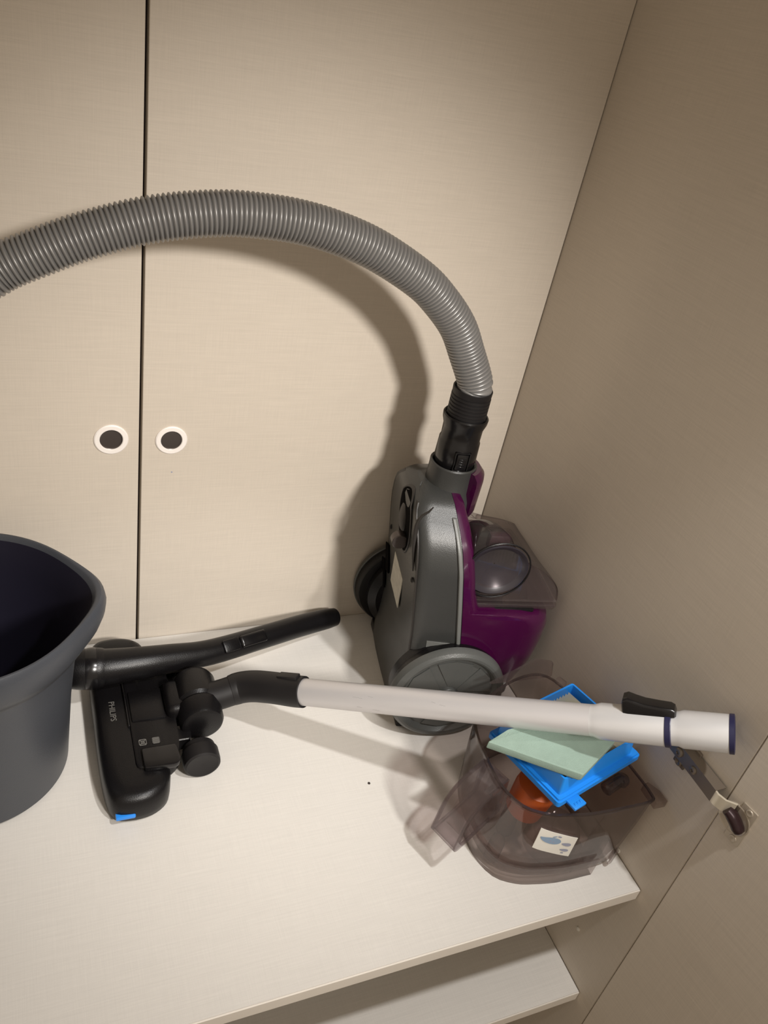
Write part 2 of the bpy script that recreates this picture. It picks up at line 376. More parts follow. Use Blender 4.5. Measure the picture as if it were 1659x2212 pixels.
# wheels
for s in (-1, 1):
    bm = NB(); c = Vector((0.0045 if s < 0 else -0.0065, s * 0.117, 0.0746)); ax = Vector((0, -s, 0)); r = 0.0739
    prof = [(0.0035, 0.0005), (0.0030, 0.010), (0.0062, 0.011), (0.0062, 0.0580), (0.0040, 0.0602), (0.0008, 0.0628), (0.0, 0.065), (0.0004, 0.068), (0.003, 0.0718), (0.008, r), (0.012, r), (0.0125, r - 0.001), (0.0125, 0.001)]
    lathe(bm, c, ax, prof, 72, cap=True); wh = finish('wheel', bm, M['wheel'], vac, ang=25)
    bm = NB(); lathe(bm, c, ax, [(0.0122, 0.03), (0.0122, r - 0.002), (0.021, r - 0.003), (0.0255, r - 0.006), (0.0262, 0.06), (0.0262, 0.03)], 72); o = finish('inner_tyre', bm, M['blk'], None); o.parent = wh; o['label'] = 'black inner half of the wheel'
    bm = NB()
    for k in range(6):   # raised facets between the spokes
        a0, a1 = k * math.pi / 3 + 0.10, (k + 1) * math.pi / 3 - 0.10
        pts = [(0.014, (a0 + a1) / 2 - 0.15), (0.0560, a0), (0.0573, (a0 + a1) / 2), (0.0560, a1), (0.014, (a0 + a1) / 2 + 0.15)]
        def P(r_, a_, d): return c + ax * d + Vector((math.cos(a_) * r_, 0, math.sin(a_) * r_))
        top = [bm.verts.new(P(q[0], q[1], 0.0045 + (0.0012 if i in (0, 4) else 0))) for i, q in enumerate(pts)]; bot = [bm.verts.new(P(q[0], q[1], 0.0075)) for q in pts]
        bm.faces.new(top)
        for i in range(5): bm.faces.new((top[i], top[(i + 1) % 5], bot[(i + 1) % 5], bot[i]))
    o = finish('wheel_facets', bm, M['wheel'], None); o.parent = wh
    bm = NB(); lathe(bm, c, ax, [(0.0012, 0.0005), (0.0016, 0.0105), (0.0028, 0.0118), (0.007, 0.0118)], 32); o = finish('hub_cap', bm, M['wheel'], None); o.parent = wh
    bm = NB(); lathe(bm, Vector((0.004, s * 0.092, 0.0745)), Vector((0, -s, 0)), [(0, 0.068), (0.012, 0.068), (0.02, 0.058)], 56); finish('wheel_arch', bm, M['blk'], vac)
# caster in its oval recess on the underside
def bel(w, h, d=0.0): # point on the belly, d outwards
    return Vector((lerp_tab(U0, h) - 0.0018 - d, w, h))
bm = NB(); rec = []
for d, k_ in ((0.0002, 1.0), (0.0012, 0.98), (0.0013, 0.94), (0.0006, 0.92)):
    rec.append([bel(-0.012 + 0.030 * k_ * math.cos(q * math.pi / 20), 0.268 + 0.046 * k_ * math.sin(q * math.pi / 20), d) for q in range(40)])
loft(bm, rec, cap=False); finish('caster_rim', bm, M['under'], vac)
bm = NB(); loft(bm, [[bel(-0.012 + 0.030 * k_ * math.cos(q * math.pi / 20), 0.268 + 0.046 * k_ * math.sin(q * math.pi / 20), d) for q in range(40)] for k_, d in ((0.925, 0.0002), (0.925, 0.0009), (0.3, 0.0009))]); finish('caster_recess', bm, M['void'], vac)
bm = NB(); bmesh.ops.create_uvsphere(bm, u_segments=28, v_segments=16, radius=0.019); bmesh.ops.transform(bm, matrix=Matrix.Translation(bel(-0.004, 0.268, -0.004)) @ Matrix.Diagonal((0.50, 0.80, 1.20, 1)), verts=bm.verts); cst = finish('caster_fork', bm, M['under'], vac)
bm = NB(); lathe(bm, bel(-0.030, 0.246, 0.008), Vector((0, 1, 0)), [(0, 0.009), (0.001, 0.010), (0.011, 0.010), (0.012, 0.009)], 28); finish('caster_wheel', bm, M['cup'], vac)
bm = NB(); sweep(bm, [bel(-0.070, h, 0.0) + Vector((0, 0.008 * math.sin((h - 0.235) / 0.09 * math.pi), 0)) for h in hs(0.235, 0.325, 12)], lambda i, n: 0.0024 * math.sin(math.pi * (i + .6) / (n + .2)) + .0004, 10); finish('belly_rib', bm, M['under'], vac)
bm = NB(); box(bm, -0.0006, 0.0006, -0.025, 0.025, -0.0262, 0.0262, 0.0002, 1, Matrix.Translation(bel(0.003, 0.163, 0.0012)) @ Matrix.Rotation(R(-5.4), 4, 'Y') @ Matrix.Rotation(R(7), 4, 'X')); o = finish('rating_label', bm, M['label'], vac); o['label'] = 'worn pale rating label'
for w_, h_ in ((0.059, 0.206), (-0.068, 0.220)):
    bm = NB(); lathe(bm, bel(w_, h_, -0.0004), Vector((-1, 0, 0)), [(0, 0.0036), (0.001, 0.0034), (0.0008, 0.0024), (0.0002, 0.0022), (0.0002, 0.0001)], 16, cap=False); finish('screw_hole', bm, M['blk'], vac)
for i, (w_, h_) in enumerate(((0.066, 0.150), (0.079, 0.115))):
    bm = NB(); box(bm, -0.001, 0.001, -0.009, 0.009, -0.020, 0.020, 0.0006, 1, Matrix.Translation(bel(w_, h_, 0.0008)) @ Matrix.Rotation(R(-5.4), 4, 'Y') @ Matrix.Rotation(R(-20), 4, 'X')); finish('air_slot', bm, M['void'], vac)
# dust bin : transverse canister with a dished end cap
BP = [(0.005, 0.203), (0.000, 0.24), (-0.004, 0.285), (-0.003, 0.303), (0.006, 0.313), (0.018, 0.313), (0.036, 0.300), (0.045, 0.285), (0.056, 0.272), (0.074, 0.259), (0.093, 0.250), (0.108, 0.238), (0.120, 0.224), (0.1235, 0.208), (0.1235, 0.203)]
BPs = round_poly(BP, 0.008, 3)
bm = NB()
def bring(w, k): 
    cx, cz = 0.060, 0.245
    return [Vector((min(ucap(w), cx + (p[0] - cx) * k), w, cz + (p[1] - cz) * k)) for p in BPs]
def bsh(w, kh, ku=1.0):
    return [Vector((min(ucap(w), p[0] * ku), w, 0.203 + (p[1] - 0.203) * kh)) for p in BPs]
loft(bm, [bring(-0.080, 0.965), bring(-0.0825, 0.99), bsh(-0.080, 1.0), bsh(-0.070, 0.97), bsh(-0.055, 0.90), bsh(-0.035, 0.78), bsh(-0.015, 0.66), bsh(0.01, 0.54), bsh(0.04, 0.42), bsh(0.075, 0.30), bsh(0.080, 0.2)])
bin_ = finish('dust_bin', bm, M['smoke_dark'], vac, ang=30); bin_['label'] = 'smoky transparent dust container'
bm = NB()
for z_, w0 in ((0.1975, -0.0835), (0.1925, -0.081)):
    o2 = round_poly([(0.014, w0), (0.124, w0), (0.1255, w0 + 0.004), (0.1255, -0.004), (ucap(0.079), 0.079), (0.014, 0.079)], 0.006, 3)
    prism(bm, o2, lambda a, b: Vector((a, b, z_ + 0.0018)), lambda a, b: Vector((a, b, z_ - 0.0018)), 0.0008, 1)
o = finish('bin_rim', bm, M['smoke_dark'], vac); o['label'] = 'double clear rim along the bin base'
bm = NB(); cc = Vector((0.0330, -0.0828, 0.2500)); prof = [(0.0010, 0.0385), (-0.0008, 0.0375), (0.0004, 0.0345), (0.0035, 0.030), (0.010, 0.020), (0.013, 0.012), (0.0135, 0.001)]
lathe(bm, cc, (0, 1, 0), prof, 56, cap=False); bmesh.ops.scale(bm, vec=(1, 1, 0.92), verts=bm.verts, space=Matrix.Translation(-cc)); 
M['dish'] = mat('dark_grey_gloss', (0.030, 0.026, 0.032), 0.24, 0.25, 0.8)
bm2 = NB(); lathe(bm2, cc + Vector((0, -0.0012, 0)), (0, 1, 0), [(0, 0.0385), (-0.0006, 0.0395), (0, 0.0405), (0.0016, 0.0400), (0.0016, 0.0390), (0, 0.0385)], 56, cap=False); finish('dish_ring', bm2, M['blk'], vac)
o = finish('cyclone_dish', bm, M['dish'], vac); o['label'] = 'round dished grey end of the cyclone chamber'
bm = NB(); lathe(bm, Vector((0.040, -0.062, 0.232)), (0, 1, 0), [(0, 0.030), (0.05, 0.020), (0.09, 0.012)], 40); o = finish('cyclone_core', bm, M['rubber'], vac)
bm = NB(); box(bm, 0.018, 0.045, -0.070, -0.058, 0.268, 0.290, 0.004); finish('bin_inner_duct', bm, mat('dark_maroon', (0.03, 0.010, 0.014), 0.5), vac)
# ---------------------------------------------------------------- hose with connector and handle
def loc(u, w, h): return VO + Vector((math.cos(TH) * u - math.sin(TH) * w, math.sin(TH) * u + math.cos(TH) * w, h))
CN = loc(-0.0225, 0, 0.345)          # mouth of the socket
hose = root('vacuum_hose', CN, 'ribbed grey hose arching from the vacuum, its black grip lying along the shelf back', 'hose')
cax = Vector((0.0, 0, 1))
bm = NB(); lathe(bm, CN, cax, [(-0.020, 0.0235), (0.006, 0.0238), (0.0075, 0.0246), (0.030, 0.0240), (0.032, 0.0228), (0.048, 0.0232), (0.056, 0.0258), (0.061, 0.0262), (0.0625, 0.0250), (0.0605, 0.0225)], 48); cn = finish('connector', bm, M['blk_gloss'], hose)
M['blk_gloss2'] = M['blk_gloss']
bm = NB(); rings = [(0.056, 0.0220)]
for k in range(6):
    s = 0.062 + k * 0.0042; rings += [(s, 0.0216), (s + 0.0008, 0.0226), (s + 0.0030, 0.0226), (s + 0.0036, 0.0216)]
rings += [(0.088, 0.0222), (0.0945, 0.0225), (0.0952, 0.0222), (0.0945, 0.0205), (0.090, 0.0203)]
lathe(bm, CN, cax, rings, 48); finish('ribbed_collar', bm, M['rubber'], hose, ang=25)
bdir = Vector((-0.20, -0.98, 0)).normalized()     # button faces the front
bmx = Matrix.Translation(CN + Vector((0, 0, 0.013)) + bdir * 0.0238) @ bdir.to_track_quat('X', 'Z').to_matrix().to_4x4()
bm = NB(); box(bm, -0.003, 0.0022, -0.0068, 0.0068, -0.010, 0.010, 0.0014, 2, bmx)
for k in range(4): box(bm, 0.0020, 0.0028, -0.004, 0.004, -0.0062 + k * 0.0032, -0.005 + k * 0.0032, 0.0003, 1, bmx)
child('release_button', bm, M['blk_gloss'], cn, hose)
bm = NB(); 
for a_, b_, c_, d_ in ((-0.0092, 0.0092, 0.0110, 0.0124), (-0.0092, 0.0092, -0.0128, -0.0112), (-0.0092, -0.0078, -0.0128, 0.0124), (0.0078, 0.0092, -0.0128, 0.0124)):
    box(bm, -0.003, 0.0012, a_, b_, c_, d_, 0.0004, 1, bmx)
child('button_frame', bm, M['blk_gloss'], cn, hose)
HT = CN + Vector((0, 0, 0.090))
def px_at(p, y, P=None):
    """world point on the plane y = const for a measured direction"""
    c = Vector((829.5, 1106.0)); f = 1774.5
    r = Matrix(RM) @ Vector((p[0] - c.x, -(p[1] - c.y), -f)); C = Vector((-0.60992, -0.84444, 0.80078)); s = (y - C.y) / r.y
    return C + r * s
arc = [((1016, 813), -0.122), ((1008, 762), -0.121), ((988, 704), -0.120), ((950, 648), -0.119), ((905, 602), -0.118), ((812, 540), -0.116), ((722, 501), -0.115), ((640, 478), -0.114), ((560, 466), -0.113), ((490, 461), -0.112), ((400, 465), -0.111), ((312, 477), -0.110), ((232, 496), -0.110), ((155, 519), -0.110), ((80, 547), -0.110), ((10, 575), -0.110), ((-60, 612), -0.11)]
pts = [HT, HT + Vector((0, 0, 0.012))] + [px_at(*a) for a in arc[1:]]
hidden = [(-0.74, -0.105, 0.47), (-0.83, -0.095, 0.42), (-0.905, -0.075, 0.33), (-0.92, -0.05, 0.22), (-0.87, -0.032, 0.12), (-0.79, -0.0225, 0.070), (-0.70, -0.0225, 0.056), (-0.640, -0.034, 0.058)]
pts += [Vector(p) for p in hidden]
HG = [(-0.594, -0.0570, 0.0600), (-0.584, -0.0840, 0.0610), (-0.5705, -0.1045, 0.0620), (-0.5395, -0.1085, 0.0625), (-0.5005, -0.1085, 0.0625), (-0.4655, -0.1048, 0.0600), (-0.4115, -0.0955, 0.0530), (-0.3354, -0.0692, 0.0430), (-0.2790, -0.0474, 0.0340), (-0.2352, -0.0322, 0.0270), (-0.2170, -0.0256, 0.0230)]
pts.append(Vector(HG[0]))
curve = catmull(pts, 14); pitch = 0.0043; SUB = 5
cl = resample(curve, pitch / SUB)
PR = [0.0168, 0.0187, 0.0198, 0.0198, 0.0187]
bm = NB(); sweep(bm, cl, lambda i, n: PR[i % SUB], 40); finish('corrugated_tube', bm, M['hose'], hose, ang=60)
# grip tube
hp = [Vector(p) for p in HG]; gc = resample(catmull(hp[2:], 10), 0.004)
def grad(i, n):
    t = i / (n - 1)
    tab = [(0, 0.0222), (0.09, 0.0218), (0.17, 0.0200), (0.27, 0.0182), (0.38, 0.0165), (0.6, 0.0156), (0.85, 0.0153), (0.96, 0.0146), (1, 0.0130)]
    return lerp_tab(tab, t)
bm = NB(); sweep(bm, gc, grad, 40); gr = finish('grip_tube', bm, M['blk'], hose)
col_c = resample(catmull(hp[0:4], 10), 0.003); m0 = [p for p in col_c]
bm = NB(); sweep(bm, m0, lambda i, n: lerp_tab([(0, 0.0222), (0.04, 0.0240), (0.72, 0.0240), (0.9, 0.0240), (0.96, 0.0232), (1, 0.0220)], i / (n - 1)), 44); finish('grip_collar', bm, M['blk'], hose)
k0 = int(len(m0) * 0.74)
bm = NB(); sweep(bm, m0[k0:k0 + 5], lambda i, n: (0.0240, 0.0247, 0.0248, 0.0247, 0.0240)[min(i, 4)], 44); finish('collar_band', bm, M['blk_gloss'], hose)
# slider on the grip
k1 = int(len(gc) * 0.585); pc = gc[k1]; tc = (gc[k1 + 4] - gc[k1 - 4]).normalized(); sd = Vector((-0.18, -0.62, 0.76)); sd = (sd - tc * sd.dot(tc)).normalized()
mx = Matrix.Translation(pc + sd * 0.0172) @ Matrix((tc, sd.cross(tc).normalized(), sd)).transposed().to_4x4()
bm = NB(); box(bm, -0.020, 0.020, -0.0085, 0.0085, -0.004, 0.0018, 0.0035, 3, mx); child('airflow_slider', bm, M['blk_gloss'], gr, hose)
bm = NB(); box(bm, -0.046, -0.0225, -0.0085, 0.0085, -0.004, 0.0016, 0.003, 2, mx); child('slider_track', bm, M['blk'], gr, hose)
# ---------------------------------------------------------------- floor head
fh = root('floor_head', (-0.515, -0.155, 0), 'black vacuum floor head with small wheels and blue tab, between bucket and tube', 'floor nozzle')
outl = [(-0.5565, -0.150), (-0.5565, -0.205), (-0.5545, -0.250), (-0.5475, -0.277), (-0.530, -0.2835), (-0.507, -0.2815), (-0.490, -0.270), (-0.4835, -0.250), (-0.480, -0.225), (-0.4780, -0.190)]
outl = outl + [(x, -0.310 - y) for x, y in reversed(outl)][:-1]
base_c = Vector((-0.515, -0.155))
def hring(z, k, dx=0.0): return [Vector((base_c.x + (x - base_c.x) * k + dx, base_c.y + (y - base_c.y) * (1 - (1 - k) * 0.42), z)) for x, y in smooth_poly(outl, 4)]
bm = NB(); loft(bm, [hring(0.0015, 0.95), hring(0.004, 0.985), hring(0.012, 1.0), hring(0.022, 0.995), hring(0.029, 0.965), hring(0.034, 0.90), hring(0.0365, 0.80), hring(0.0375, 0.60), hring(0.0378, 0.3)]); bd = finish('nozzle_body', bm, M['blk'], fh, ang=50)
bm = NB(); loft(bm, [hring(0.0, 0.93), hring(0.0045, 0.93)]); finish('brush_strip', bm, M['rubber'], fh)
# raised middle bridge with its two pedals
br = round_poly([(-0.520, -0.246), (-0.492, -0.2475), (-0.474, -0.243), (-0.468, -0.215), (-0.466, -0.150), (-0.468, -0.095), (-0.474, -0.068), (-0.500, -0.064), (-0.520, -0.066)], 0.008, 3)
bm = NB(); prism(bm, br, lambda a, b: Vector((a * 0.98 - 0.0103, b * 0.985 - 0.0023, 0.0405)), lambda a, b: Vector((a, b, 0.020)), 0.003, 2); finish('bridge', bm, M['blk'], fh)
bm = NB(); pd = round_poly([(-0.512, -0.2495), (-0.478, -0.2510), (-0.4720, -0.246), (-0.474, -0.2225), (-0.512, -0.2225)], 0.003, 2)
prism(bm, pd, lambda a, b: Vector((a, b, 0.0450)), lambda a, b: Vector((a, b, 0.038)), 0.0012, 2); finish('pedal', bm, M['blk_gloss'], fh)
bm = NB(); box(bm, -0.517, -0.478, -0.180, -0.134, 0.038, 0.0430, 0.002, 2); finish('pedal', bm, M['blk'], fh)
bm = NB(); box(bm, -0.5215, -0.5195, -0.185, -0.110, 0.036, 0.0420, 0.0006, 1); finish('raised_line', bm, M['blk_gloss'], fh)
bm = NB(); box(bm, -0.5455, -0.5250, -0.2855, -0.2700, 0.0105, 0.0160, 0.0015, 2); o = finish('release_tab', bm, M['blue_clip'], fh); o['label'] = 'bright blue tab'
# printed marks
def flat(bm, x0, x1, y0, y1, z, t=0.0003): box(bm, x0, x1, y0, y1, z - t, z + t)
bm = NB(); X0, Y0, Z0 = -0.5030, -0.2085, 0.0502
def frame_rect(bm, xa, xb, ya, yb, z, w=0.0007):
    flat(bm, xa, xb, ya, ya + w, z); flat(bm, xa, xb, yb - w, yb, z); flat(bm, xa, xa + w, ya, yb, z); flat(bm, xb - w, xb, ya, yb, z)
ZP = 0.0410
def icon(x, y, kind):
    bm = NB(); s = 0.0042
    frame_rect(bm, x - s, x + s, y - s, y + s, ZP)
    if kind == 0:
        for a in (45, -45): box(bm, -0.0048, 0.0048, -0.0004, 0.0004, -0.0003, 0.0003, mtx=Matrix.Translation((x, y, ZP)) @ Matrix.Rotation(R(a), 4, 'Z'))
        frame_rect(bm, x - s * .5, x + s * .5, y - s * .5, y + s * .5, ZP, 0.0005)
    else:
        for q in (-0.0026, -0.0013, 0, 0.0013, 0.0026): flat(bm, x - s, x + s, y + q - 0.0003, y + q + 0.0003, ZP)
    o = finish('printed_icon', bm, M['print'], fh); o['label'] = ('grey printed square with a cross', 'grey printed square with stripes')[kind]
icon(-0.5090, -0.2110, 0); icon(-0.4945, -0.2110, 1)
def text(body, size, loc_, rot, m, parent, name='lettering', ext=0.0002):
    cu = bpy.data.curves.new('t', 'FONT'); cu.body = body; cu.size = size; cu.extrude = ext; cu.align_x = 'CENTER'; cu.align_y = 'CENTER'; cu.resolution_u = 2
    o = bpy.data.objects.new('t', cu); col.objects.link(o); dg = bpy.context.evaluated_depsgraph_get(); dg.update()
    me = bpy.data.meshes.new_from_object(o.evaluated_get(dg)); bpy.data.objects.remove(o); 
    me.transform(Matrix.Translation(Vector(loc_) - Vector(parent.location)) @ Euler(rot).to_matrix().to_4x4()); me.materials.clear(); me.materials.append(m)
    q = bpy.data.objects.new(name, me); col.objects.link(q); q.parent = parent; return q
o = text('PHILIPS', 0.0095, (-0.5360, -0.1560, 0.0376), (0, 0, R(-90)), M['print'], fh); o['label'] = 'small grey maker lettering'
# joint, wheels and neck
bm = NB(); lathe(bm, (-0.4400, -0.2020, 0.042), (0, 1, 0), [(0, 0.020), (0.002, 0.0235), (0.006, 0.0255), (0.026, 0.0265), (0.030, 0.0240), (0.034, 0.0265), (0.066, 0.0265), (0.072, 0.0240), (0.075, 0.018)], 40); finish('swivel_joint', bm, M['blk'], fh, ang=30)
bm = NB(); box(bm, -0.478, -0.432, -0.183, -0.132, 0.020, 0.056, 0.009, 3); finish('yoke', bm, M['blk'], fh)
bm = NB(); prism(bm, round_poly([(-0.480, -0.212), (-0.455, -0.212), (-0.452, -0.195), (-0.480, -0.195)], 0.003, 2), lambda a, b: Vector((a, b, 0.036)), lambda a, b: Vector((a, b, 0.018)), 0.001, 1); finish('hinge_lug', bm, M['blk'], fh)
for s, y_ in ((1, -0.2420), (-1, -0.0700)):
    bm = NB(); lathe(bm, (-0.4465, y_, 0.0212), (0, s, 0), [(0.0028, 0.0002), (0.0020, 0.008), (0.0005, 0.017), (0, 0.0180), (0.0015, 0.0205), (0.006, 0.0212), (0.018, 0.0212), (0.0185, 0.019), (0.026, 0.0186), (0.032, 0.012)], 40); finish('wheel', bm, M['blk'] if s < 0 else M['rubber'], fh, ang=30)
nk = resample(catmull([(-0.437, -0.165, 0.046), (-0.417, -0.166, 0.050), (-0.396, -0.166, 0.0555)], 8), 0.004)
bm = NB(); sweep(bm, nk, lambda i, n: 0.0178, 36); finish('neck', bm, M['rubber'], fh)
# ---------------------------------------------------------------- aluminium tube
A = Vector((-0.331, -0.215, 0.090)); B = Vector((-0.0148, -0.5068, 0.2725)); TD = (B - A).normalized(); TL = (B - A).length
tb = root('suction_tube', A, 'silver aluminium tube with black lock slider, leaning from floor head over green foam', 'tube')
tr = 0.0158
bm = NB(); lathe(bm, A, TD, [(-0.02, tr - 0.001), (0, tr), (TL * 0.73, tr), (TL * 0.735, tr)], 48); finish('inner_tube', bm, M['tube'], tb)
bm = NB(); q = TL
lathe(bm, A, TD, [(q * 0.715, tr), (q * 0.722, tr + 0.0003), (q * 0.736, tr + 0.0024), (q * 0.868, tr + 0.0024), (q * 0.870, tr + 0.0010)], 48); sl = finish('lock_sleeve', bm, M['tube_end'], tb)
bm = NB(); lathe(bm, A, TD, [(q * 0.866, tr + 0.0016), (q * 0.868, tr + 0.0030), (q * 0.8785, tr + 0.0030), (q * 0.880, tr + 0.0010)], 48); o = finish('sealing_ring', bm, M['navy'], tb)
bm = NB(); lathe(bm, A, TD, [(q * 0.876, tr + 0.0008), (q * 0.893, tr + 0.0008), (q * 0.903, tr + 0.0024), (q * 0.990, tr + 0.0024), (q * 0.992, tr + 0.001), (q * 0.985, tr - 0.002), (q * 0.95, tr - 0.002)], 48, cap=False); finish('end_sleeve', bm, M['tube_end'], tb)
bm = NB(); lathe(bm, A, TD, [(q * 0.989, tr + 0.0020), (q * 0.990, tr + 0.0030), (q * 0.999, tr + 0.0030), (q * 1.0, tr + 0.0015), (q * 0.995, tr - 0.001), (q * 0.95, tr - 0.001)], 48, cap=False); finish('end_ring', bm, M['navy'], tb)
# black lock slider on the upper side
c = A + TD * q * 0.836; upv = Vector((0.10, 0.12, 0.98)); upv = (upv - TD * upv.dot(TD)).normalized()
lx = Matrix.Translation(c + upv * (tr + 0.003)) @ Matrix((TD, upv.cross(TD).normalized(), upv)).transposed().to_4x4()
sec = [(-0.0285, -0.003, 0.0075, 0.006), (-0.0270, -0.003, 0.0120, 0.008), (-0.022, -0.003, 0.0135, 0.0085), (-0.014, -0.003, 0.0110, 0.0085), (-0.004, -0.003, 0.0085, 0.0085), (0.012, -0.003, 0.0068, 0.0085), (0.023, -0.003, 0.0060, 0.0085), (0.0270, -0.003, 0.0045, 0.0075), (0.0285, -0.003, 0.0010, 0.005)]
bm = NB(); rings = []
for x_, z0_, z1_, w_ in sec:
    rings.append([lx @ Vector((x_ * 0.88, p[0], p[1])) for p in round_poly([(-w_, z0_), (w_, z0_), (w_, z1_), (-w_, z1_)], [0, 0, 0.003, 0.003], 4)])
loft(bm, rings); child('lock_slider', bm, M['blk_gloss'], sl, tb)
# black elbow collar at the lower end (belongs to the floor head's neck piece)
EB = Vector((-0.398, -0.166, 0.0555)); EK = Vector((-0.3810, -0.1690, 0.0610))
ep = resample(catmull([(-0.400, -0.166, 0.0550), (-0.388, -0.1665, 0.0585), (-0.3740, -0.1750, 0.0665), (-0.3560, -0.1915, 0.0770), tuple(A - TD * 0.010), tuple(A + TD * 0.004)], 8), 0.003)
bm = NB(); sweep(bm, ep, lambda i, n: lerp_tab([(0, 0.0183), (0.06, 0.0190), (0.9, 0.0186), (1, 0.0184)], i / (n - 1)), 44); elb = finish('elbow', bm, M['rubber'], tb); elb['label'] = 'dark elbow piece joining tube to floor head'
cc2 = A - TD * 0.014; bm = NB(); box(bm, -0.013, 0.013, -0.006, 0.006, -0.002, 0.0030, 0.001, 2, Matrix.Translation(cc2 + upv * (0.0180)) @ Matrix((TD, upv.cross(TD).normalized(), upv)).transposed().to_4x4()); child('latch', bm, M['rubber'], elb, tb)
bm = NB()
for k_, (s_, an, ln) in enumerate(((0.16, 60, 0.012), (0.2, 52, 0.006), (0.21, 108, 0.008), (0.36, 50, 0.005), (0.38, 58, 0.007), (0.17, 100, 0.006))):
    v = TD.cross(upv).normalized(); 
    for j in range(3):
        a = R(an + j * 1.2); n_ = upv * math.cos(a) - v * math.sin(a) * -1
        n_ = (upv * math.cos(a) + (-v if v.y > 0 else v) * math.sin(a)).normalized()
        p_ = A + TD * (q * s_ + j * ln / 3) + n_ * (tr - 0.00005); t2 = n_.cross(TD)
        vs = [bm.verts.new(p_ + TD * a_ + t2 * b_ + n_ * 0.00018) for a_, b_ in ((0, 0), (ln / 3, 0.0001), (ln / 3, 0.00045), (0, 0.0003))]; bm.faces.new(vs)
o = finish('scratch_marks', bm, mat('scratch_grey', (0.36, 0.35, 0.35), 0.5), tb, smooth=False); o['label'] = 'short grey scratches'; o['kind'] = 'stuff'
# ---------------------------------------------------------------- dust jug
jug = root('dust_container', (-0.10, -0.38, 0), 'smoky see-through dust container with loop handle at the front right of the shelf', 'container')
JH = 0.127
jo = [(-0.176, -0.372), (-0.178, -0.412), (-0.167, -0.443), (-0.145, -0.4585), (-0.123, -0.465), (-0.095, -0.470), (-0.060, -0.4715), (-0.022, -0.4715), (-0.0145, -0.464), (-0.0150, -0.430), (-0.020, -0.360), (-0.030, -0.300), (-0.048, -0.276), (-0.085, -0.278), (-0.130, -0.296), (-0.160, -0.318), (-0.172, -0.345)]
jc = Vector((-0.095, -0.385))
def jring(z, k, s=0.0, inset=0.0):
    out = []
    for x, y in smooth_poly(jo, 3):
        d = Vector((x, y)) - jc; d = d * k; L = d.length; d = d * ((L - inset) / L); out.append(Vector((jc.x + d.x + s, jc.y + d.y, z)))
    return out
bm = NB()
outer = [jring(0.006, 0.86), jring(0.0105, 0.90), jring(0.016, 0.915), jring(0.045, 0.935), jring(0.085, 0.965), jring(JH - 0.004, 0.985), jring(JH - 0.0036, 1.0), jring(JH, 1.0)]
inner = [jring(JH, 1.0, inset=0.0032), jring(0.085, 0.965, inset=0.0022), jring(0.045, 0.935, inset=0.0022), jring(0.0125, 0.88, inset=0.0022)]
loft(bm, outer + inner); finish('jug_body', bm, M['smoke'], jug, ang=40)
bm = NB(); loft(bm, [jring(JH - 0.001, 1.003), jring(JH + 0.0012, 1.003), jring(JH + 0.0012, 1.003, inset=0.0028), jring(JH - 0.001, 1.003, inset=0.0028), jring(JH - 0.001, 1.003)], cap=False)
M['rimdark'] = smoky('rim_plastic', (0.55, 0.48, 0.47)); o = finish('jug_rim', bm, M['rimdark'], jug); o['label'] = 'darker rim edge'
# foot skirt standing under the body: curved wall with open corners
def skirt(i0, i1, z0, z1, k0, k1, thick=0.0022):
    bm = NB(); sp = smooth_poly(jo, 3); n = len(sp); idx = [(i0 + t) % n for t in range((i1 - i0) % n + 1)]
    def pt(i, k, z, ins): 
        d = (Vector(sp[i]) - jc) * k; L = d.length; d = d * ((L - ins) / L); return Vector((jc.x + d.x, jc.y + d.y, z))
    rings = [[pt(i, k0, z0, 0) for i in idx], [pt(i, k1, z1, 0) for i in idx], [pt(i, k1, z1, thick) for i in idx], [pt(i, k0, z0, thick) for i in idx]]
    rv = [[bm.verts.new(p) for p in r] for r in rings]
    for a, b in ((0, 1), (1, 2), (2, 3), (3, 0)):
        for j in range(len(idx) - 1): bm.faces.new((rv[a][j], rv[a][j + 1], rv[b][j + 1], rv[b][j]))
    for j in (0, -1): bm.faces.new([rv[q_][j] for q_ in range(4)])
    return bm
finish('foot_skirt', skirt(1, 19, 0.0, 0.03, 0.955, 0.965), M['smoke'], jug, ang=50)
finish('foot_skirt', skirt(21, 24, 0.008, 0.03, 0.94, 0.95), M['smoke'], jug, ang=50)
finish('foot_skirt', skirt(26, 42, 0.0, 0.03, 0.90, 0.92), M['smoke'], jug, ang=50)
# ribs and channels
for x_, y_, z0_, z1_ in ((-0.074, -0.4655, 0.004, 0.050), (-0.050, -0.4660, 0.004, 0.055), (-0.040, -0.4650, 0.004, 0.05)):
    bm = NB(); box(bm, x_ - 0.0012, x_ + 0.0012, y_ + 0.004, y_ + 0.022, z0_, z1_, 0.0006, 1); finish('rib', bm, M['smoke'], jug)
bm = NB(); lathe(bm, (-0.158, -0.4215, 0.006), (0.08, 0.05, 1), [(0, 0.0085), (0.026, 0.0085), (0.032, 0.0070), (0.036, 0.003)], 24); finish('corner_boss', bm, M['smoke'], jug)
bm = NB(); lathe(bm, (-0.085, -0.425, 0.010), (0, 0, 1), [(0, 0.030), (0.030, 0.029), (0.033, 0.027)], 32); o = finish('floor_valve', bm, M['smoke'], jug)
